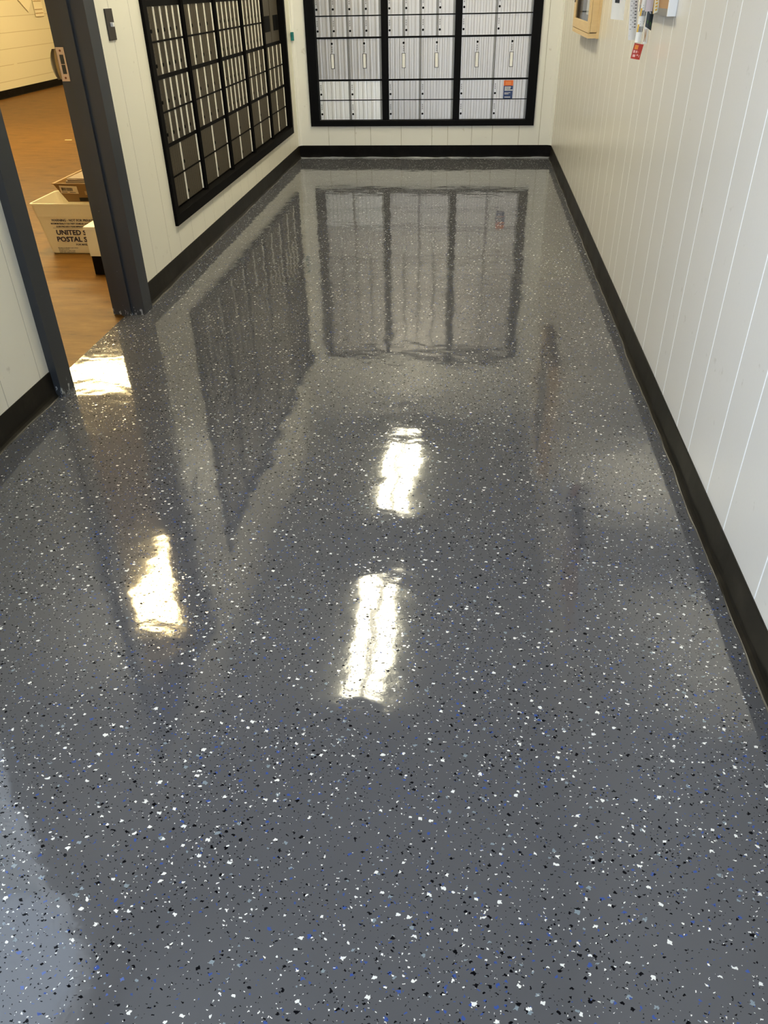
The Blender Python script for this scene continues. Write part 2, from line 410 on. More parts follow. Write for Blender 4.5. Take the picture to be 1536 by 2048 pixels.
# ------------------------------------------------------------------ cove baseboards with a wavy sealant bead
def cove(name, p0, p1, nrm, m_, seal, seed, bh=1.0):
    rnd = random.Random(seed)
    p0 = Vector((*p0, 0)); p1 = Vector((*p1, 0)); L = (p1 - p0).length; d = (p1 - p0) / L; n = Vector((*nrm, 0))
    prof = [(0, HB), (.0032, HB), (.0036, HB - .004), (.0036, .022), (.0055, .012), (.010, .005), (.014, .0012), (.014, 0)]
    N = max(2, int(L / .06)); bm = bmesh.new(); rows = []
    ph = [rnd.uniform(0, 6.28) for _ in range(6)]
    def wob(s): return .0016 * math.sin(s * 5.1 + ph[0]) + .0012 * math.sin(s * 11.3 + ph[1]) + .0008 * math.sin(s * 23 + ph[2])
    for i in range(N + 1):
        s = L * i / N; r = []
        for j, (o_, z) in enumerate(prof):
            k = wob(s) * (1 if j in (3, 4, 5, 6, 7) else .25) if o_ > 0 else 0
            q = p0 + d * s + n * (o_ + k); r.append(bm.verts.new((q.x, q.y, z)))
        rows.append(r)
    for i in range(N):
        for j in range(len(prof) - 1): bm.faces.new((rows[i][j], rows[i+1][j], rows[i+1][j+1], rows[i][j+1]))
    bmesh.ops.recalc_face_normals(bm, faces=bm.faces)
    me = bpy.data.meshes.new(name); bm.to_mesh(me); bm.free(); me.materials.append(m_)
    o = link(name, me, **S)
    # bead
    bm = bmesh.new(); rows = []; N = int(L / .03)
    for i in range(N + 1):
        s = L * i / N
        w_ = .0045 + .0022 * math.sin(s * 7 + ph[3]) + .0018 * math.sin(s * 31 + ph[4]) + rnd.uniform(-.0012, .0012)
        h_ = bh * (.0035 + .0012 * math.sin(s * 17 + ph[5]) + rnd.uniform(-.0006, .0006))
        b0 = .0125 + wob(s); r = []
        for (o_, z) in ((b0, .0), (b0, h_ * .9), (b0 + w_ * .45, h_), (b0 + w_, .0004), (b0 + w_, -.001)):
            q = p0 + d * s + n * o_; r.append(bm.verts.new((q.x, q.y, z)))
        rows.append(r)
    for i in range(N):
        for j in range(4): bm.faces.new((rows[i][j], rows[i+1][j], rows[i+1][j+1], rows[i][j+1]))
    bmesh.ops.recalc_face_normals(bm, faces=bm.faces)
    me = bpy.data.meshes.new('sealant_bead'); bm.to_mesh(me); bm.free(); me.materials.append(seal)
    link('sealant_bead', me, o, smooth=True)
    return o
cove('baseboard_right', (XR, YF), (XR, D), (-1, 0), RUB2, SEAL, 1)
cove('baseboard_left', (XL, DY1 + .101), (XL, D), (1, 0), RUB2, SEAL, 2)
cove('baseboard_near_left', (XL, YF), (XL, DY0 - .093), (1, 0), RUB2, SEAL, 3)
cove('baseboard_back', (XL, D), (XR, D), (0, -1), RUB, SEALW, 4, 2.4)
# inside corner mouldings
for nm, x0, s_ in (('trim_1', XL, 1), ('trim_2', XR, -1)):
    t_ = MB(); t_.prism([(x0, D), (x0 + s_*.030, D), (x0 + s_*.030, D - .006), (x0 + s_*.020, D - .009), (x0 + s_*.014, D - .012), (x0 + s_*.008, D - .022), (x0 + s_*.005, D - .030), (x0, D - .030)], 'z', HB, CEIL)
    t_.obj(nm, BACKW, **S)

# ------------------------------------------------------------------ steel door frame
def jamb_profile(y_in, sgn):
    # far jamb when sgn=+1: opening side is -y of the profile
    P = [(-1.543, y_in), (-1.543, y_in + sgn*.100), (-1.573, y_in + sgn*.100), (-1.573, y_in + sgn*.04), (-1.688, y_in + sgn*.04),
         (-1.688, y_in + sgn*.06), (-1.702, y_in + sgn*.06), (-1.702, y_in), (-1.655, y_in), (-1.655, y_in - sgn*.016), (-1.606, y_in - sgn*.016), (-1.606, y_in)]
    return P
f = MB()
f.prism(jamb_profile(DY1, 1), 'z', 0.0, DZ)
f.prism(jamb_profile(DY0, -1), 'z', 0.0, DZ)
hp = [(-1.543, DZ), (-1.543, DZ + .09), (-1.573, DZ + .09), (-1.573, DZ + .04), (-1.688, DZ + .04), (-1.688, DZ + .06), (-1.702, DZ + .06), (-1.702, DZ), (-1.655, DZ), (-1.655, DZ - .016), (-1.606, DZ - .016), (-1.606, DZ)]
# head bar, extruded along y
A = f.bm
va = [A.verts.new((x, DY0 - .1, z)) for x, z in hp]; vb = [A.verts.new((x, DY1 + .1, z)) for x, z in hp]
A.faces.new(va); A.faces.new(vb[::-1])
for i in range(len(hp)): A.faces.new((va[i], vb[i], vb[(i+1) % len(hp)], va[(i+1) % len(hp)]))
door = f.obj('door_1', JAMB, **S)
BRASS = metal_mat('worn_brass', (0.62, 0.47, 0.38), 0.38, 0.6)
s_ = MB(); yy = DY1 - .0025
x0, x1, z0, z1 = -1.699, -1.665, 0.996, 1.117
s_.box(x0, x1, yy, yy + .0025, z1 - .026, z1); s_.box(x0, x1, yy, yy + .0025, z0, z0 + .026)
s_.box(x0, x0 + .010, yy, yy + .0025, z0 + .026, z1 - .026); s_.box(x1 - .007, x1, yy, yy + .0025, z0 + .026, z1 - .026)
s_.box(x0 + .010, x1 - .007, yy, yy + .0025, (z0 + z1)/2 - .001, (z0 + z1)/2 + .001)
sp = s_.obj('strike_plate', BRASS, door, label='worn brass strike plate')
h_ = MB(); h_.box(x0 + .009, x1 - .006, yy + .0012, yy + .0022, z0 + .025, z1 - .025); h_.obj('latch_hole', mat('latch_recess', (0.01, 0.014, 0.018), 0.3), sp)
for zz in (z1 - .012, z0 + .012):
    q = MB(); q.cyl((-1.682, yy - .0012, zz), .0042, 'y', .0015, 12); q.obj('screw', mat('screw_brown', (0.16, 0.05, 0.02), 0.4, 0.5), sp)
lp = MB()
pr = [(x0, .013), (x0 - .012, .016), (x0 - .022, .004), (x0 - .024, -.006), (x0 - .020, -.004), (x0 - .012, .008), (x0, .008)]
n = 8
A = lp.bm
rows = []
for i in range(n + 1):
    z = 1.003 + (1.112 - 1.003) * i / n; k = math.sin(math.pi * min(max((i) / n, 0), 1)) ** 0.6 if 0 < i < n else 0.12
    rows.append([A.verts.new((x0 + (px - x0) * (0.25 + .75 * k), yy + 0.002 + (py - .013) * 1.0, z)) for px, py in pr])
for i in range(n):
    for j in range(len(pr)): A.faces.new((rows[i][j], rows[i][(j+1) % len(pr)], rows[i+1][(j+1) % len(pr)], rows[i+1][j]))
A.faces.new(rows[0]); A.faces.new(rows[-1][::-1])
lp.obj('curved_lip', metal_mat('dull_brass', (0.34, 0.24, 0.11), 0.35, 0.8), sp, smooth=False)

# ------------------------------------------------------------------ post office box banks
DOORS = {}
def door_mesh(w_, h_, ribs, dark, lockstrip, pale=False):
    key = (round(w_, 4), round(h_, 4), ribs, dark, lockstrip, pale)
    if key in DOORS: return DOORS[key]
    W = w_ - .019
    rnd = random.Random(int(w_ * 1e4) + ribs)
    prof = [(0.0015, 0.0), (0.0015, -.0055)]
    xs = lockstrip if lockstrip else .012
    if ribs:
        step = (W - xs - .004) / ribs
        g = .0011 if not dark else .0016
        dd = .0022
        for i in range(ribs):
            x = xs + i * step
            prof += [(x - g, -.0055), (x - g*.2, -.0055 + dd), (x + g*.2, -.0055 + dd), (x + g, -.0055)]
            if not dark and i % 2 == 0: prof += [(x + step*.45, -.0062), (x + step*.55, -.0062)]
            if dark: prof += [(x + step*.40, -.0055), (x + step*.5, -.0078), (x + step*.60, -.0055)]
    prof += [(W, -.0055), (W, 0.0)]
    m = MB(); m.prism([(x, y) for x, y in prof], 'z', 0.0, h_)
    if ribs and not dark:
        for i in range(ribs):
            x = xs + i * step; g2 = rnd.choice((.0006, .0009, .0014))
            m.box(x - g2, x + g2, -.0056, -.0035, .002, h_ - .002, 1)
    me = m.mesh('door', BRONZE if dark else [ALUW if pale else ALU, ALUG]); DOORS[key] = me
    return me
HG = {}
def hinge_mesh(h_, dark):
    key = (round(h_, 4), dark)
    if key in HG: return HG[key]
    m = MB()
    m.box(-.0165, -.0015, -.0030, 0, 0, h_)
    pr = [(-.0115, -.003), (-.0115, -.0085), (-.0105, -.0098), (-.0085, -.0103), (-.0065, -.0096), (-.0058, -.0075), (-.0058, -.003)]
    m.prism(pr, 'z', 0.0015, h_ - .0015)
    me = m.mesh('hinge', BRIGHT if dark else ALUH); HG[key] = me
    return me
def lock_mesh():
    m = MB(); m.cyl((0, -.0085, 0), .0088, 'y', .0035, 16); m.box(-.0015, .0015, -.0092, -.0084, -.005, .005)
    return m.mesh('lock', DARKHOLE)
def num_mesh():
    m = MB()
    for k in (-1, 0, 1):
        z = k * .0155
        m.box(-.0034, .0034, -.0066, -.0060, z - .0050, z - .0020); m.box(-.0042, -.0010, -.0066, -.0060, z - .0015, z + .0040)
        m.box(.0008, .0040, -.0066, -.0060, z + .0005, z + .0055)
    return m.mesh('box_number', GREYMARK)
def slot_mesh():
    m = MB()
    m.box(-.0125, .0125, -.0064, -.0058, -.052, .052, 1)
    for a in (-.0165, .0125): m.box(a, a + .004, -.0088, -.0055, -.054, .054, 0)
    m.box(-.0165, .0165, -.0085, -.0055, -.0565, -.0535, 0); m.box(-.0165, .0165, -.0075, -.0055, .0520, .0545, 0)
    return m.mesh('name_slot', [DARKHOLE, WHITEPL])
LOCK, NUM, SLOT = lock_mesh(), num_mesh(), slot_mesh()

def unit(x0, w_, rows, dark, label, place, rotz, group, top=1.88):
    root = _er('post_office_box_unit', place, rotz, dict(label=label, cat='mailboxes', group=group)) if rotz else empty('post_office_box_unit', place, label=label, cat='mailboxes', group=group)
    body = MB(); body.box(0, w_, .001, .25, .300, top)
    zb = sorted({r[0] for r in rows} | {r[1] for r in rows})
    for i, r in enumerate(rows):
        if i + 1 < len(rows):
            z = r[1]; z2 = rows[i+1][0]
            body.box(0, w_, -.0085, .001, z, z2)
    body.obj('cabinet_body', BLACKB if dark else BLACK, root)
    for r in rows:
        z0, z1, n, typ = r[:4]; ribs = r[4] if len(r) > 4 else 6
        vis = z0 < 1.3
        cw = w_ / n; h_ = z1 - z0
        for i in range(n):
            xx = i * cw
            ls = .030 if typ == 'wide' else (.024 if typ == 'small' else 0)
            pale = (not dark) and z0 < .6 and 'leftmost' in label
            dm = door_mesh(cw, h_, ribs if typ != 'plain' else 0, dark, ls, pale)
            d_ = link('box_door', dm, root, (xx, 0, z0))
            if not dark:
                d_.rotation_euler = (random.uniform(-.012, .012), 0, random.uniform(-.006, .006))
            if typ != 'plain': hg = link('hinge', hinge_mesh(h_, dark), d_, (cw, 0, 0), label='metal hinge, pale with a painted glint' if dark else None)
            if typ in ('wide', 'small') and vis:
                lx = .014 if typ == 'wide' else .013
                link('lock', LOCK, d_, (lx, 0, h_ * .29)); link('box_number', NUM, d_, (lx, 0, h_ * .66))
            elif typ == 'large':
                cx = (cw - .019) / 2
                link('lock', LOCK, d_, (cx, 0, h_ - .035)); link('box_number', NUM, d_, (cx, 0, h_ - .077))
                link('name_slot', SLOT, d_, (cx, 0, h_ - .165))
            elif typ == 'plain':
                q = MB(); q.box(.085, cw - .035, -.0085, -.0050, .075, .178, bev=.001)
                q.obj('dark_slot', DARKHOLE, d_)
    return root

up_rows = lambda n, rb: [(1.262, 1.405, n, 'small', rb), (1.412, 1.556, n, 'small', rb), (1.572, 1.714, n, 'small', rb), (1.721, 1.868, n, 'small', rb)]
back_spec = [(-1.362, .557, 4, 6, 'leftmost aluminium mailbox column on the end wall, with the whitest bottom doors'),
             (-.747, .563, 4, 9, 'middle aluminium mailbox column on the end wall, between two black mullions'),
             (-.128, .580, 2, 10, 'rightmost aluminium mailbox column on the end wall, orange and blue sticker on one door')]
REC = .030
for x0, w_, n, rb, lb in back_spec:
    sm = 'small' if n == 4 else 'wide'
    rws = [(.312, .463, 2, 'wide', rb), (.470, .614, 2, 'wide', rb), (.628, .930, 2, 'large', rb + 3),
           (.944, 1.090, n, sm, 3 if n == 4 else rb), (1.099, 1.245, n, sm, 3 if n == 4 else rb)] + [(a, b_, n, sm, 3 if n == 4 else rb) for a, b_, _, _, _ in up_rows(4, 4)]
    unit(x0, w_, rws, False, lb, (x0, D + REC, 0), 0, 'aluminium mailbox columns on the end wall')
pitch = .613
lab = ['dark mailbox column nearest the doorway, with six narrow doors in each upper row',
       'second dark mailbox column from the doorway, with four doors in each upper row',
       'middle dark mailbox column of five on the left wall',
       'dark mailbox column just before the plain locker doors on the left wall',
       'dark mailbox column by the far corner, with plain slotted locker doors on top']
cnt = [(6, 6), (4, 4), (6, 6), (4, 6), (4, 0)]
for k in range(5):
    a, b_ = cnt[k]
    y0 = 4.215 + pitch * k + .018; w_ = pitch - .036
    rws = [(.312, .458, 2, 'wide', 7), (.466, .610, 2, 'wide', 7), (.628, .770, a, 'small', 3), (.778, .922, a, 'small', 3)]
    if b_:
        rws += [(.942, 1.083, b_, 'small', 3), (1.091, 1.235, b_, 'small', 3)] + up_rows(b_, 3)
    else:
        rws += [(.945, 1.868, 2, 'plain', 0)]
    unit(0, w_, rws, True, lab[k], (XL - .034, y0, 0), math.pi / 2, 'dark mailbox columns on the left wall')

def bank_frame(name, a0, a1, z0, z1, inner, mulls, place, rotz, m_, label):
    """local: x along the wall, front at -y"""
    root = _er(name, place, rotz, dict(label=label, cat='frame')) if rotz else empty(name, place, label=label, cat='frame')
    ia0, ia1, iz0, iz1 = inner
    def bar(nm, x0, x1, zz0, zz1, f=-.016, bk=.07):
        q = MB(); q.box(x0, x1, f, bk, zz0, zz1, bev=.0025); q.obj(nm, m_, root)
    bar('bottom_rail', a0, a1, z0, iz0); bar('top_rail', a0, a1, iz1, z1)
    bar('side_stile', a0, ia0, iz0, iz1); bar('side_stile', ia1, a1, iz0, iz1)
    for c0, c1 in mulls: bar('mullion', c0, c1, iz0, iz1, .010, .07)
    for c0, c1 in mulls:
        q = MB(); q.box(c0 + (c1 - c0)*.5 - .003, c0 + (c1 - c0)*.5 + .003, .006, .012, iz0, iz1); q.obj('mullion_bead', m_, root)
    return root
bank_frame('mailbox_frame', BK[0], BK[1], BK[2], BK[3], (-1.366, .452, .309, 1.89), [(-.806, -.746), (-.185, -.127)], (0, D, 0), 0, BLACK,
           'black metal frame round the aluminium mailboxes on the end wall')
yo = LK[0]
bank_frame('mailbox_frame', 0, LK[1] - yo, LK[2], LK[3], (.052, 7.285 - yo, .300, 1.885),
           [(4.215 + pitch*k - .019 - yo, 4.215 + pitch*k + .019 - yo) for k in (1, 2, 3, 4)], (XL, yo, 0), math.pi/2, BLACKB,
           'black metal frame round the dark mailboxes on the left wall')

# sticker on a box door
st = empty('sticker', (.247, D + REC - .0095, .470), label='orange and navy blue sticker on a door of the rightmost end wall column', cat='sticker')
q = MB(); q.box(0, .080, -.0006, 0, 0, .098); q.obj('blue_panel', mat('navy_print', (0.012, 0.04, 0.16), .35), st)
q = MB(); q.box(0, .080, -.0006, 0, .098, .139); q.obj('orange_panel', mat('orange_print', (0.85, 0.17, 0.02), .35), st)
q = MB()
rr = random.Random(3)
for z, h_, wd in ((.0835, .0075, .052), (.0725, .0075, .044), (.0610, .008, .063)):
    x = .010
    while x < .010 + wd:
        ww = rr.uniform(.004, .0065); q.box(x, x + ww, -.0010, -.0006, z, z + h_ * rr.uniform(.8, 1)); x += ww + .0015
for z, wd in ((.043, .05), (.034, .036)): q.box(.010, .010 + wd, -.0010, -.0006, z, z + .003)
x = .012
while x < .062:
    ww = rr.uniform(.004, .007); q.box(x, x + ww, -.0010, -.0006, .008, .0135); x += ww + .001
q.obj('white_print', WHITEPL, st)
q = MB(); 
for z in (.108, .121): q.box(.014, .062, -.0010, -.0006, z, z + .006)
q.obj('pale_orange_print', mat('pale_orange', (0.95, .38, .12), .4), st)

# wall plate and teal clip
sw = empty('light_switch', (XL, 3.742, 1.124), math.pi/2, label='dark brown switch plate with a white toggle beside the door frame', cat='light switch')
q = MB(); q.box(0, .078, -.006, 0, 0, .116, bev=.002); q.obj('cover_plate', mat('brown_plate', (0.030, 0.022, 0.015), .4), sw)
q = MB(); q.box(.033, .047, -.018, -.005, .050, .066, bev=.002); q.obj('toggle', WHITEPL, sw)
tc = MB(); tc.box(-1.572, -1.545, D - .046, D - .030, .925, .988, bev=.004); tc.cyl((-1.5585, D - .050, .975), .010, 'y', .012, 12)
tc.obj('plastic_clip', mat('teal_plastic', (0.0, 0.16, 0.16), .4), label='small teal plastic clip on the corner moulding at the far left', cat='clip')

# ------------------------------------------------------------------ right wall: notice case, board and papers
WOOD = mat('maple_wood', (0.78, 0.58, 0.30), .4)
def woodtex():
    t = NT(WOOD); co = t.coord()
    n = t.noise(t.mapping(co, sc=(3, 3, 22)), 3.0, 4.0, .6)
    t.l(t.mix(n, (0.80, 0.60, 0.32), (0.66, 0.45, 0.21)), t.b.inputs['Base Color'])
woodtex()
nc = empty('notice_case', (XR, 5.32, 1.025), label='shallow maple display case with glass front on the right wall', cat='display case')
dx = .062
q = MB()
H_ = .92; L_ = .89
q.box(-dx + .001, 0, 0, L_, 0, .0235); q.box(-dx + .012, 0, 0, L_, H_ - .03, H_)
q.box(-dx + .012, 0, 0, .02, .03, H_ - .03); q.box(-dx + .012, 0, L_ - .02, L_, .03, H_ - .03)
q.box(-.008, 0, .02, L_ - .02, .03, H_ - .03)
q.box(-.014, 0, -.012, 0, -.002, H_)
q.obj('case_box', WOOD, nc)
q = MB()
q.box(-dx, -dx + .011, 0, L_, .026, .078, bev=.002); q.box(-dx, -dx + .011, 0, L_, H_ - .075, H_, bev=.002)
q.box(-dx, -dx + .011, 0, .075, .078, H_ - .075, bev=.002); q.box(-dx, -dx + .011, L_ - .09, L_, .078, H_ - .075, bev=.002)
fr_ = q.obj('door_frame', WOOD, nc)
q = MB(); q.box(-dx + .003, -dx + .006, .075, L_ - .09, .075, H_ - .075); q.obj('glass_pane', GLASS, fr_)
q = MB(); q.box(-dx - .006, -dx, L_ - .05, L_ - .035, .16, .23, bev=.002); q.obj('latch', mat('latch_dark', (.03, .02, .015), .4), fr_)
q = MB(); q.box(-.010, -.0085, .03, L_ - .03, .035, H_ - .035); q.obj('dark_backing', mat('case_backing', (0.05, 0.055, 0.06), .7), nc)
for (a0, a1, z0, z1) in ((.14, .36, .10, .38), (.42, .62, .10, .36), (.14, .40, .42, .74)):
    q = MB(); q.box(XR - .0115, XR - .0103, 5.32 + a0, 5.32 + a1, 1.025 + z0, 1.025 + z1)
    q.obj('notice_sheet', mat('grey_sheet', (.55, .56, .60), .6), label='white notice sheet %s inside the maple display case' % {.14: 'near the camera end', .42: 'at the far end'}[a0] if z0 < .4 else 'upper white notice sheet inside the maple display case', cat='paper', group='notices in the display case')

nb = empty('bulletin_board', (XR, 3.33, 1.19), label='tan cork board in a white frame on the right wall', cat='bulletin board')
q = MB(); q.box(-.022, -.002, .014, .60, .022, .70); q.obj('cork', mat('tan_cork', (0.42, 0.25, 0.13), .8), nb)
q = MB(); q.box(-.030, 0, 0, .013, 0, .72, bev=.002); q.box(-.030, 0, .60, .614, 0, .72, bev=.002); q.box(-.030, 0, .013, .60, .70, .72); q.obj('side_rail', mat('white_rail', (.95, .95, .95), .3), nb)
q = MB(); q.box(-.026, 0, .013, .60, 0, .022); q.obj('bottom_rail', mat('grey_rail', (.24, .23, .22), .4), nb)

def sheet(name, x0, x1, z0, z1, y, m_, label, curl=.012, tilt=0.0, marks=(), group=None, lean=0.0, cat='paper', rot=0.0):
    """a thin hanging sheet facing the camera end, slightly curled; x0,x1 at the bottom, lean shifts the top"""
    o = empty(name, (x0, y, z0), label=label, cat=cat, group=group)
    nx, nz = 5, 12; bm = bmesh.new(); g = {}
    W, H = x1 - x0, z1 - z0
    def pt(u, v, off=0.0):
        yy = curl * math.sin(v * 3.0) * (1 - v) - curl * .5 * math.sin(u * math.pi) * .6 - off
        return (u * W + lean * v + rot * 0, yy + rot * u, v * H + tilt * u)
    for k, off in enumerate((0, -.0006)):
        for i in range(nx + 1):
            for j in range(nz + 1): g[k, i, j] = bm.verts.new(pt(i / nx, j / nz, off))
    for i in range(nx):
        for j in range(nz):
            bm.faces.new((g[0, i, j], g[0, i+1, j], g[0, i+1, j+1], g[0, i, j+1])); bm.faces.new((g[1, i, j], g[1, i, j+1], g[1, i+1, j+1], g[1, i+1, j]))
    for i in range(nx):
        bm.faces.new((g[0, i, 0], g[1, i, 0], g[1, i+1, 0], g[0, i+1, 0])); bm.faces.new((g[0, i, nz], g[0, i+1, nz], g[1, i+1, nz], g[1, i, nz]))
    for j in range(nz):
        bm.faces.new((g[0, 0, j], g[0, 0, j+1], g[1, 0, j+1], g[1, 0, j])); bm.faces.new((g[0, nx, j], g[1, nx, j], g[1, nx, j+1], g[0, nx, j+1]))
    bmesh.ops.recalc_face_normals(bm, faces=bm.faces)
    me = bpy.data.meshes.new('sheet'); bm.to_mesh(me); bm.free(); me.materials.append(m_)
    link('sheet', me, o)
    by = {}
    for (u0, u1, v0, v1, mm) in marks: by.setdefault(mm.name, (mm, []))[1].append((u0, u1, v0, v1))
    for nm, (mm, L) in by.items():
        bm = bmesh.new()
        for u0, u1, v0, v1 in L:
            bm.faces.new([bm.verts.new(pt(u, v, .0006)) for u, v in ((u0, v0), (u1, v0), (u1, v1), (u0, v1))])
        me = bpy.data.meshes.new('printing'); bm.to_mesh(me); bm.free(); me.materials.append(mm)
        link('printing', me, o)
    return o
PW = mat('white_paper', (.92, .92, .90), .6); INK = mat('black_ink', (.012, .012, .012), .5); GRAYINK = mat('grey_ink', (.50, .50, .50), .6)
YEL = mat('yellow_ink', (.75, .45, .04), .5); RED = mat('red_card', (.55, .045, .03), .45); ORG = mat('orange_ink', (.95, .30, .04), .5)
PINK = mat('pink_ink', (.95, .55, .50), .5); LIL = mat('lilac_paper', (.70, .62, .66), .6); DKG = mat('black_card', (.010, .018, .020), .4)
GRN = mat('green_ink', (.05, .16, .02), .5); TAN = mat('tan_card', (.45, .27, .12), .5)
k = .955
def kx(x): return x * k
def kz(z): return 1.3 - (1.3 - z) * k
sheet('paper_card', kx(.602), kx(.660), kz(1.155), 1.46, 4.25*k, PW, 'plain white card with a black mark, the leftmost paper beside the cork board', tilt=-.006, lean=-.004,
      marks=[(.20, .55, .20, .27, INK), (.15, .30, .26, .33, INK), (.5, .62, .25, .30, INK)])
rm = [(.12 + .25 * (i % 2), .30 + .25 * (i % 2), .10 + .022 * i, .112 + .022 * i, GRAYINK) for i in range(16)] + [(.62, .85, .12 + .03*i, .128 + .03*i, INK) for i in range(12)] + [(.1, .9, .04, .046, GRAYINK), (.30, .75, .44, .50, GRAYINK)]
sheet('receipt', kx(.660), kx(.694), kz(1.082), 1.46, 4.05*k, mat('receipt_paper', (.80, .80, .80), .6), 'long pale printed receipt hanging beside the cork board', curl=.016, lean=-.030, marks=rm)
# striped number strip: black digits on white with yellow blocks
dm = []
for i in range(3):
    v = .10 + i * .155
    dm += [(.30, .42, v, v + .055, INK), (.52, .62, v, v + .055, INK), (.80, .90, v, v + .055, INK), (.52, .90, v, v + .012, INK), (.52, .90, v + .045, v + .055, INK),
           (.30, .9, v + .075, v + .085, INK), (.30, .9, v + .098, v + .106, INK), (.02, .24, v, v + .075, YEL)]
dm += [(.1, .9, .58 + .02 * i, .586 + .02 * i, GRAYINK) for i in range(8)]
sheet('number_strip', kx(.664), kx(.690), kz(1.082), 1.44, 3.9*k, PW, 'long white paper strip with black digits and yellow blocks, above the red tag', curl=.02, lean=.022, marks=dm)
sheet('red_tag', kx(.656), kx(.694), kz(1.024), kz(1.080), 3.9*k - .004, RED, 'red printed card tag, the lowest paper hanging on the right wall', curl=.006, tilt=-.006, lean=.008,
      marks=[(.12, .50, .62, .90, ORG), (.10, .30, .38, .55, PINK), (.38, .52, .40, .55, PINK), (.14, .42, .12, .28, PINK), (.55, .7, .22, .32, PINK), (.6, .66, .45, .50, PINK), (.8, .86, .15, .3, PINK)])
sheet('narrow_slip', kx(.693), kx(.709), kz(1.078), 1.42, 3.9*k - .03, mat('slip_paper', (.85, .84, .80), .6), 'narrow white slip just right of the strip with digits', curl=.010, lean=-.004,
      marks=[(.1, .6, .02, .15, TAN)])
sheet('dark_leaflet', kx(.680), kx(.706), kz(1.142), 1.42, 3.8*k, DKG, 'black leaflet with a green patch behind the strip with digits', curl=.01, tilt=-.014, lean=.008,
      marks=[(.2, .75, .05, .09, GRN), (.3, .6, .18, .20, GRAYINK), (.3, .5, .22, .24, GRAYINK)])
sheet('lilac_sheet', kx(.665), kx(.692), kz(1.195), 1.42, 3.78*k - .02, LIL, 'pale lilac sheet between the digit strip and the yellow coupon', curl=.008, lean=.0)
ym = [(.35, .75, .03 + .045*i, .055 + .045*i, YEL) for i in range(18)] + [(.0, .12, .0, 1, YEL)]
sheet('yellow_coupon', kx(.684), kx(.704), kz(1.188), 1.42, 3.70*k, mat('cream_paper', (.90, .86, .70), .6), 'white and yellow toothed coupon in front of the cork board', curl=.006, tilt=.006, lean=-.010, marks=ym)
# wire rail that carries the papers
q = MB(); q.cyl((XR - .040, 3.50, 1.42), .004, 'y', .64, 8); q.box(XR - .042, XR, 3.97, 3.98, 1.414, 1.426); q.box(XR - .042, XR, 4.12, 4.13, 1.414, 1.426)
q.obj('paper_rail', mat('wire_steel', (.5, .5, .5), .3, .9), label='thin steel rail the hanging papers are clipped to, above the frame edge', cat='rail')

# ------------------------------------------------------------------ ceiling lights
def ceiling_light(x, y0, y1, w_, m_, strip, label, group, alongx=False):
    L_ = y1 - y0
    o = _er('ceiling_light', (x, y0, CEIL), -math.pi/2 if alongx else 0, dict(label=label, cat='ceiling light', group=group)) if alongx else empty('ceiling_light', (x, y0, CEIL), label=label, cat='ceiling light', group=group)
    h = .075
    q = MB(); q.box(-w_/2 + .02, w_/2 - .02, 0, L_, -.03, 0); q.box(-w_/2, w_/2, -.012, 0, -h, 0); q.box(-w_/2, w_/2, L_, L_ + .012, -h, 0)
    q.obj('housing', WHITE, o)
    for s in (-1, 1):
        pr = [(s * .026, -.032), (s * .026, -h + .006), (s * w_ * .16, -h), (s * w_ * .36, -h + .004), (s * w_ * .47, -h + .022), (s * w_ * .5, -.032)]
        q = MB(); q.prism(pr, 'y', .002, L_ - .002); q.obj('diffuser', m_, o)
    q = MB(); q.box(-.026, .026, .002, L_ - .002, -h + .010, -.032); q.obj('center_strip', strip, o)
    return o
LENS = mat('fluorescent_lens', (.9, .9, .85), .5, emit=TUBE_COL, estr=TUBE)
LSTR = mat('lens_spine', (.9, .9, .85), .5, emit=TUBE_COL, estr=TUBE * .16)
RLENS = mat('warm_lens', (.9, .85, .7), .5, emit=ROOM_COL, estr=ROOM_TUBE)
ceiling_light(-.575, 5.76, 7.05, .30, LENS, LSTR, 'fluorescent fixture on the corridor ceiling by the end wall mailboxes', 'corridor fluorescent lights')
ceiling_light(-.575, 3.54, 4.80, .30, LENS, LSTR, 'fluorescent fixture on the corridor ceiling level with the doorway', 'corridor fluorescent lights')
ceiling_light(-2.32, 4.10, 5.35, .45, RLENS, RLENS, 'warm fluorescent fixture on the back room ceiling nearest the doorway', 'back room fluorescent lights')
ceiling_light(-5.6, 8.55, 10.2, .5, RLENS, RLENS, 'warm fluorescent fixture in the middle of the back room ceiling', 'back room fluorescent lights', True)
ceiling_light(-5.7, 7.02, 8.62, .14, RLENS, RLENS, 'narrow warm fluorescent fixture on the back room ceiling', 'back room fluorescent lights', True)
ceiling_light(-4.9, 12.2, 13.5, .45, RLENS, RLENS, 'warm fluorescent fixture at the far end of the back room ceiling', 'back room fluorescent lights')

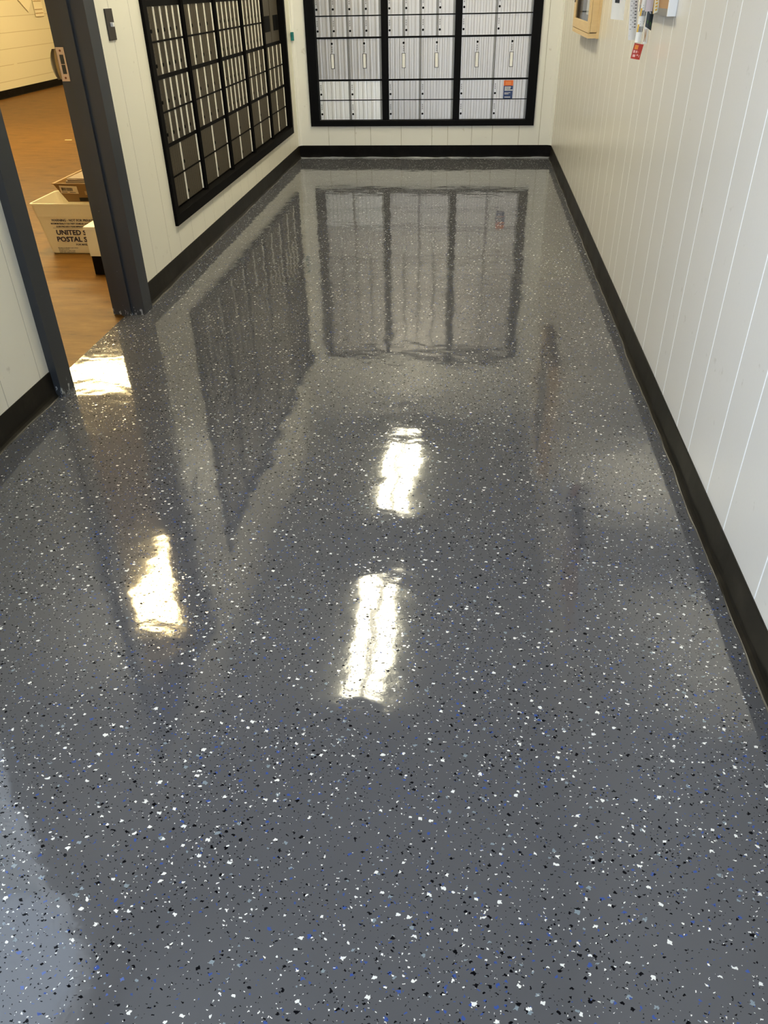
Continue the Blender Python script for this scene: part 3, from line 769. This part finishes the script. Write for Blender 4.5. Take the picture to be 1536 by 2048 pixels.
# ------------------------------------------------------------------ back room contents
TUBM = mat('tub_plastic', (.86, .80, .66), .35)
NAVY = mat('navy_lettering', (.020, .018, .06), .5)
def tub():
    X0, X1, Y0, Y1, H_ = -2.556, -2.085, 4.492, 4.83, .287
    o = empty('mail_tub', ((X0 + X1)/2, (Y0 + Y1)/2, 0), label='white plastic postal tub with navy lettering on the brown floor', cat='mail tub')
    cx, cy = (X0 + X1)/2, (Y0 + Y1)/2; hx, hy = (X1 - X0)/2, (Y1 - Y0)/2
    # z, half x, half y
    prof = [(.001, hx - .068, hy - .010), (.006, hx - .062, hy - .006), (.195, hx - .022, hy - .003), (.215, hx - .016, hy), (.276, hx - .006, hy), (.279, hx + .002, hy + .005), (H_, hx + .002, hy + .005),
            (H_, hx - .006, hy - .004), (.215, hx - .020, hy - .004), (.195, hx - .026, hy - .007), (.008, hx - .068, hy - .014)]
    bm = bmesh.new(); rows = []
    def ring(a, b, z, r=.018, n=4):
        P = []
        for (sx, sy, a0) in ((1, 1, 0), (-1, 1, 90), (-1, -1, 180), (1, -1, 270)):
            for i in range(n + 1):
                t = math.radians(a0 + 90 * i / n); P.append(bm.verts.new((sx * (a - r) + r * math.cos(t), sy * (b - r) + r * math.sin(t), z)))
        return P
    for z, a, b_ in prof: rows.append(ring(a, b_, z))
    for i in range(len(rows) - 1):
        n = len(rows[i])
        for j in range(n): bm.faces.new((rows[i][j], rows[i][(j+1) % n], rows[i+1][(j+1) % n], rows[i+1][j]))
    bm.faces.new(rows[0][::-1]); bm.faces.new(rows[-1])
    bmesh.ops.recalc_face_normals(bm, faces=bm.faces)
    me = bpy.data.meshes.new('tub_body'); bm.to_mesh(me); bm.free(); me.materials.append(TUBM)
    link('tub_body', me, o)
    q = MB()
    for xx in (-.085, -.040, .005, .05): q.cyl((xx, -hy - .0015, .232), .006, 'y', .002, 10)
    q.box(.012, .015, -hy - .0012, -hy, .205, .245)
    q.obj('molded_studs', TUBM, o)
    T = text_mesh([
        ('WARNING - NOT FOR PRIVATE USE', .0, .187, .0135, .30, .02),
        ('MAXIMUM PENALTY FOR THEFT OR MISUSE OF POSTAL PROPERTY', -.008, .170, .0095, .31, .02),
        ('$1,000 FINE AND 3 YEARS IMPRISONMENT (18 USC 1707)', .022, .154, .0085, .26, .02),
        ('UNITED STATES', .012, .111, .0275, .305, .035),
        ('POSTAL SERVICE', .006, .072, .0275, .325, .035),
        ('FOR MAIL ONLY', .118, .050, .0100, .12, .02),
        ('RETURN TO NEAREST POST OFFICE', .0, .033, .0042, .125, 0),
        ('DO NOT STACK', .003, .0245, .0042, .065, 0),
        ('WHEN EMPTY NEST TUBS', .003, .016, .0042, .10, 0),
        ('KEEP DRY AND CLEAN', .005, .008, .0042, .095, 0)], NAVY, 'lettering')
    to = link('lettering', T, o, (-2.447 - cx, -hy + .0015, 0))
    to.rotation_euler = (math.radians(-1.3) * 0, 0, 0)
    q = MB(); q.box(.0, .30, -.0004, 0, .1490, .1500); q.obj('rule_line', NAVY, o, loc=(-2.447 - cx, -hy + .0015, 0))
    return o
tub()

CARD = mat('brown_tray', (.26, .155, .060), .5)
tr = empty('mail_tray', (-2.21, 4.76, .290), label='brown mail tray with a barcode label sitting across the white tub', cat='mail tray')
bm = bmesh.new()
def rect(a0, a1, b0, b1, z): return [bm.verts.new(p) for p in ((a0, b0, z), (a1, b0, z), (a1, b1, z), (a0, b1, z))]
R_ = [rect(-.120, .120, -.235, .235, 0), rect(-.172, .172, -.262, .262, .100), rect(-.180, .180, -.268, .268, .102), rect(-.180, .180, -.268, .268, .107),
      rect(-.168, .168, -.257, .257, .106), rect(-.116, .116, -.231, .231, .006)]
for i in range(5):
    for j in range(4): bm.faces.new((R_[i][j], R_[i][(j+1) % 4], R_[i+1][(j+1) % 4], R_[i+1][j]))
bm.faces.new(R_[0][::-1]); bm.faces.new(R_[-1]); bmesh.ops.recalc_face_normals(bm, faces=bm.faces)
me = bpy.data.meshes.new('tray_body'); bm.to_mesh(me); bm.free(); me.materials.append(CARD); link('tray_body', me, tr)
# label on the sloping front
lb = MB(); lb.box(0, .105, -.0012, 0, 0, .044); lo = lb.obj('address_label', mat('label_paper', (.80, .68, .50), .6), tr, loc=(-.143, -.2503, .052)); lo.rotation_euler = (.263, math.radians(2), 0)
lb = MB(); x = .010
while x < .075:
    ww = rr.choice((.0012, .002, .003)); lb.box(x, x + ww, -.0018, -.0012, .015, .034); x += ww + rr.choice((.0012, .002))
lb.box(.008, .04, -.0018, -.0012, .006, .009); lb.box(.055, .09, -.0018, -.0012, .006, .009)
lb.obj('barcode', INK, lo)
lb = MB(); lb.box(0, .16, -.0012, 0, 0, .020); lo2 = lb.obj('black_band', INK, tr, loc=(-.045, -.2378, .006)); lo2.rotation_euler = (.263, 0, 0)
lb = MB(); lb.box(0, .10, -.0012, 0, 0, .022); lo3 = lb.obj('tan_band', mat('tan_band', (.50, .36, .18), .6), tr, loc=(.0, -.2475, .042)); lo3.rotation_euler = (.263, 0, 0)
GM = [mat('mail_grey', (.27, .20, .15), .6), mat('mail_brown', (.22, .16, .11), .6), mat('mail_pale', (.30, .24, .18), .6)]
pos = ['bottom', 'second lowest', 'middle', 'second from top', 'top']
z = .362
for i in range(5):
    q = MB(); th = (.012, .010, .013, .009, .004)[i]
    q.box(-.125 + .004 * (i % 3), .13, -.215 + (.004, .0, .006, .010, .012)[i], .10 + .02 * (i % 2), 0, th - .0005, bev=.001)
    o = q.obj('envelope', GM[i % 3], loc=(-2.22 + .012 * (i > 2), 4.77, z), label='flat grey brown mail piece in the tray, %s of five' % pos[i], cat='envelope', group='flat mail in the tray')
    o.rotation_euler = (0, 0, math.radians((-1, 1, 0, 2, -1)[i])); z += th
q = MB(); q.box(-.11, .11, -.20, .12, 0, .0638); q.obj('mail_bundle', GM[1], loc=(-2.21, 4.77, .2975), label='bundle of mail filling the lower part of the brown tray', cat='mail bundle')

# low ledge below the mailboxes, back room side
lg = empty('low_ledge', (-1.87, 4.1, 0), label='low white ledge with a black base behind the door frame', cat='ledge')
q = MB(); q.box(-.188, .178, 0, 3.3, .102, .240); q.obj('ledge_face', WHITE, lg)
q = MB(); q.box(-.194, .178, -.006, 3.3, .240, .258, bev=.002); q.obj('ledge_top', WHITE, lg)
q = MB(); q.box(-.184, .178, .003, 3.3, .0, .102); q.obj('ledge_base', RUB, lg)

q = MB(); q.box(-4.325, -4.25, 8.632, 8.652, -.0012, .0006); q.obj('paper_scrap', mat('scrap_paper', (.95, .9, .6), .6), label='tiny pale paper scrap lying on the brown floor', cat='scrap')
# papers hanging on the far wall
WP = mat('wall_paper_sheet', (.92, .86, .70), .6)
def wallsheet(pts, label, z=.0):
    bm = bmesh.new(); A_ = [bm.verts.new((XW + .012, y, zz)) for y, zz in pts]; B_ = [bm.verts.new((XW + .015, y, zz)) for y, zz in pts]
    n = len(pts); bm.faces.new(A_[::-1]); bm.faces.new(B_)
    for i in range(n): bm.faces.new((A_[i], A_[(i+1) % n], B_[(i+1) % n], B_[i]))
    bmesh.ops.recalc_face_normals(bm, faces=bm.faces)
    me = bpy.data.meshes.new('wall_paper'); bm.to_mesh(me); bm.free(); me.materials.append(WP)
    return link('wall_paper', me, label=label, cat='paper')
wallsheet([(13.50, 1.50), (13.42, 1.26), (13.72, 1.06), (13.98, 1.27), (13.98, 1.50)], 'pointed cream paper pinned high on the far block wall')
wo = wallsheet([(13.93, 1.50), (13.93, .99), (14.22, .99), (14.22, 1.50)], 'cream paper sheet with ruled lines beside the pointed one on the far wall')
q = MB()
for zz in (1.03, 1.08, 1.19, 1.28, 1.37): q.box(XW + .0155, XW + .018, 13.94, 14.20, zz, zz + .008)
q.obj('ruled_lines', mat('brown_line', (.35, .2, .06), .6), wo)
q = MB()
q.box(XW + .0155, XW + .019, 13.50, 13.515, 1.30, 1.45)
q.obj('fold_line', MATS['brown_line'], [o for o in COL.objects if o.name == 'wall_paper'][0])
